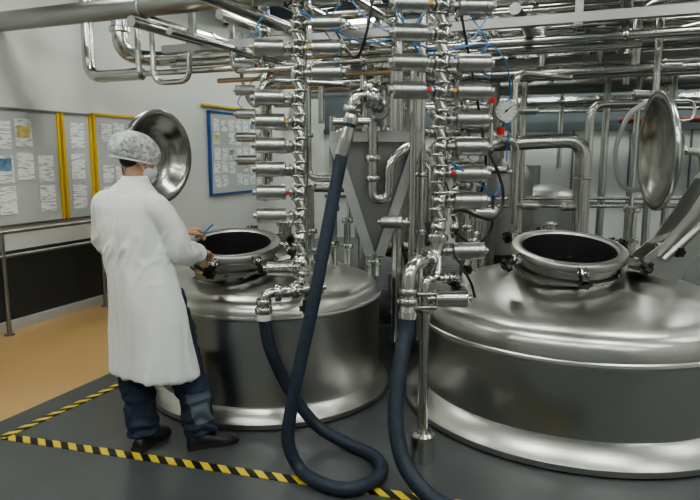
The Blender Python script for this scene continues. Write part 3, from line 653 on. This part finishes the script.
# shoes
def shoe(heel,toe):
    heel=V(heel);toe=V(toe); d=(toe-heel).normalized(); s=V((d.y,-d.x,0)); L=(toe-heel).length
    bm=bmesh.new(); st=[(0,.028,.055),(.04,.036,.075),(.25,.038,.095),(.38,.038,.09),(.55,.043,.068),(.75,.050,.056),(.9,.043,.048),(.98,.025,.035),(1.0,.012,.025)]
    R=[]
    for (t,w,h) in st:
        c=heel+d*(t*L); row=[]
        for k in range(16):
            a=2*math.pi*k/16; x=math.cos(a)*w; z=.022+ (h-.022)*max(0,math.sin(a)) if math.sin(a)>0 else .020
            row.append(bm.verts.new(c+s*x+V((0,0,z))))
        R.append(row)
    for i in range(len(R)-1):
        for k in range(16): bm.faces.new((R[i][k],R[i][(k+1)%16],R[i+1][(k+1)%16],R[i+1][k]))
    bm.faces.new(R[0][::-1]); bm.faces.new(R[-1]); mk('shoe_upper',bm,SHOE,g,angle=60)
    bm=bmesh.new(); lo=[];hi=[]
    out=[(t,w+.005) for (t,w,h) in st]
    pr=[(t,w) for t,w in out]+[(t,-w) for t,w in out[::-1]]
    for (t,w) in pr:
        c=heel+d*(t*(L+.008)-.004)+s*w; lo.append(bm.verts.new(c+V((0,0,.001)))); hi.append(bm.verts.new(c+V((0,0,.026))))
    n=len(lo); bm.faces.new(lo[::-1]); bm.faces.new(hi)
    for k in range(n): bm.faces.new((lo[k],lo[(k+1)%n],hi[(k+1)%n],hi[k]))
    mk('shoe_sole',bm,SOLE,g,angle=40)
    bm=bmesh.new()
    for t in (.40,.47,.54,.61):
        h=.093-(t-.38)*.15; c=heel+d*(t*L); tube(bm,[c-s*.022+V((0,0,h-.01)),c+V((0,0,h+.003)),c+s*.022+V((0,0,h-.01))],.003,6)
    mk('shoe_laces',bm,SOLE,g)
shoe((-1.19,3.245,0),(-1.10,3.52,0)); shoe((-.915,3.295,0),(-.655,3.40,0))
# head
hf=V((.76,.58,-.30)).normalized(); hr=hf.cross(V((0,0,1))).normalized(); hu=hr.cross(hf)
H=Matrix((hr,hf,hu)).transposed().to_4x4(); H.translation=V((-1.165,3.455,1.625))
bm=bmesh.new()
ellip(bm,(0,-.012,.03),(.076,.096,.088),H); ellip(bm,(0,.03,-.035),(.06,.062,.075),H); ellip(bm,(0,.062,-.088),(.03,.026,.024),H)
ellip(bm,(0,.07,.012),(.05,.022,.02),H)
tube(bm,[H@V((0,.088,.01)),H@V((0,.103,-.015)),H@V((0,.112,-.032))],[.009,.011,.015],12); ellip(bm,(0,.086,-.058),(.026,.012,.010),H)
for s in(-1,1):
    ellip(bm,(s*.079,-.008,-.022),(.010,.019,.031),H); ellip(bm,(s*.042,.062,-.025),(.022,.02,.022),H)
tube(bm,[(-1.19,3.44,1.42),(-1.187,3.443,1.49),(-1.18,3.447,1.55),H@V((0,-.01,.0))],[.066,.056,.054,.05],20)
mk('head',remesh(bm,.0055,4),SKIN,g,angle=180)
bm=bmesh.new()
for s in(-1,1): ellip(bm,(s*.031,.082,-.002),(.013,.010,.008),H,16,10)
mk('eyes',bm,WHITEP,g)
bm=bmesh.new()
for s in(-1,1): ellip(bm,(s*.031,.0905,-.002),(.005,.003,.005),H,10,8); tube(bm,[H@V((s*.016,.092,.018)),H@V((s*.032,.094,.024)),H@V((s*.05,.08,.018))],[.003,.004,.002],6)
mk('pupils_and_brows',bm,HAIR,g)
bm=bmesh.new(); ellip(bm,(0,-.024,.034),(.081,.092,.084),H); ellip(bm,(0,-.050,-.020),(.066,.050,.05),H); mk('hair',remesh(bm,.006,3),HAIR,g,angle=180)
bm=bmesh.new(); ellip(bm,(0,-.025,.032),(.098,.128,.092),H,72,48)
Hi=H.inverted(); C0=V((0,-.032,.030))
for v in bm.verts:
    l=Hi@v.co; n=(l-V((0,-.025,.032))); n=V((n.x*1.10,n.y*1.12,n.z*1.14))
    if n.z<-.05: n=V((n.x*.90,n.y*.90,-.05+(n.z+.05)*.3))
    th=math.atan2(n.y,n.x); k=1+.035*noise.noise(l*22)+.022*noise.noise(l*60)+.012*math.sin(th*26)*max(0,1-abs(n.z+.03)/.07)
    v.co=H@(C0+n*k)
mk('hair_net',bm,NET,g,angle=180)
bm=bmesh.new(); tube(bm,[H@V((.092*math.cos(t),-.030+.120*math.sin(t),-.026+.012*math.sin(t))) for t in [2*math.pi*k/32 for k in range(33)]],.005,8); mk('hair_net_band',bm,MASK,g)
bm=bmesh.new(); ellip(bm,(0,.052,-.055),(.060,.068,.054),H,24,16); 
mk('face_mask',remesh(bm,.006,1),MASK,g,angle=180)
bm=bmesh.new()
for s in(-1,1): tube(bm,[H@V((s*.054,.05,-.035)),H@V((s*.086,.0,-.01)),H@V((s*.086,-.02,-.03)),H@V((s*.05,.05,-.075))],.0025,6)
mk('mask_straps',bm,MASK,g)
# hands
def hand(name,wrist,d,back,thumb,curl):
    y=V(d).normalized(); z=V(back); z=(z-y*z.dot(y)).normalized(); x=y.cross(z)
    M=Matrix((x,y,z)).transposed().to_4x4(); M.translation=V(wrist); bm=bmesh.new()
    tube(bm,[M@V((0,-.05,0)),M@V((0,0,0))],[.028,.026],16)
    kx=[.030,.010,-.010,-.029]; 
    for i,xx in enumerate(kx):
        xx*=thumb; tube(bm,[M@V((xx*.5,-.005,0)),M@V((xx*.85,.04,.003)),M@V((xx,.082-.006*abs(i-1),.002))],[.016,.016,.012],12)
    ellip(bm,(0,.04,-.003),(.036,.042,.013),M)
    L=[(.040,.024,.020),(.044,.028,.021),(.041,.026,.020),(.032,.020,.018)]
    for i,xx in enumerate(kx):
        p=V((xx*thumb,.082-.006*abs(i-1),.002)); a=.1; pts=[p]
        for j,l in enumerate(L[i]):
            a+=curl[j]*(1+.08*i); p=p+V((xx*thumb*.12*l/.03,math.cos(a)*l,-math.sin(a)*l)); pts.append(p)
        tube(bm,[M@q for q in pts],[.0098,.0092,.0083,.0065],12); ellip(bm,tuple(pts[-1]),(.0068,.0068,.0068),M,10,8); 
        for q in pts[:-1]: ellip(bm,tuple(q),(.0098,.0098,.0098),M,10,8)
    T=[V((thumb*.018,.012,-.004)),V((thumb*.042,.040,-.012)),V((thumb*.052,.068,-.022)),V((thumb*.046,.09,-.034))]
    tube(bm,[M@q for q in T],[.017,.013,.011,.008],12); ellip(bm,tuple(T[-1]),(.0082,.0082,.0082),M,10,8)
    mk(name,remesh(bm,.0032,2),SKIN,g,angle=180); return M
hand('right_hand',wrR+V((.012,.035,.0)),(.30,.93,-.03),(.25,-.1,1),-1,(.35,.6,.45))
MH=hand('left_hand',wrL+V((.035,.02,0)),(.80,.55,.08),(-.3,-.2,1),1,(.5,.8,.6))
bm=bmesh.new(); tube(bm,[MH@V((.035,.06,-.045)),MH@V((.05,.10,-.02)),MH@V((.07,.16,.03))],[.003,.0055,.0055],10); mk('pen',bm,BLUEW,g)

# ---------------------------------------------------------------- world, camera
w=bpy.data.worlds.new('World'); bpy.context.scene.world=w; w.use_nodes=True
w.node_tree.nodes['Background'].inputs[0].default_value=(.88,.93,.88,1); w.node_tree.nodes['Background'].inputs[1].default_value=.27
cam=bpy.data.cameras.new('camera'); co=bpy.data.objects.new('camera',cam); bpy.context.scene.collection.objects.link(co)
cam.sensor_width=36; cam.lens=620/700*36; cam.clip_start=.05
co.location=(0,0,1.64); co.rotation_euler=(math.radians(90-8.7),0,0)
bpy.context.scene.camera=co
vs=bpy.context.scene.view_settings; vs.view_transform='AgX'
try: vs.look='AgX - Medium High Contrast'
except Exception: pass
vs.exposure=.10
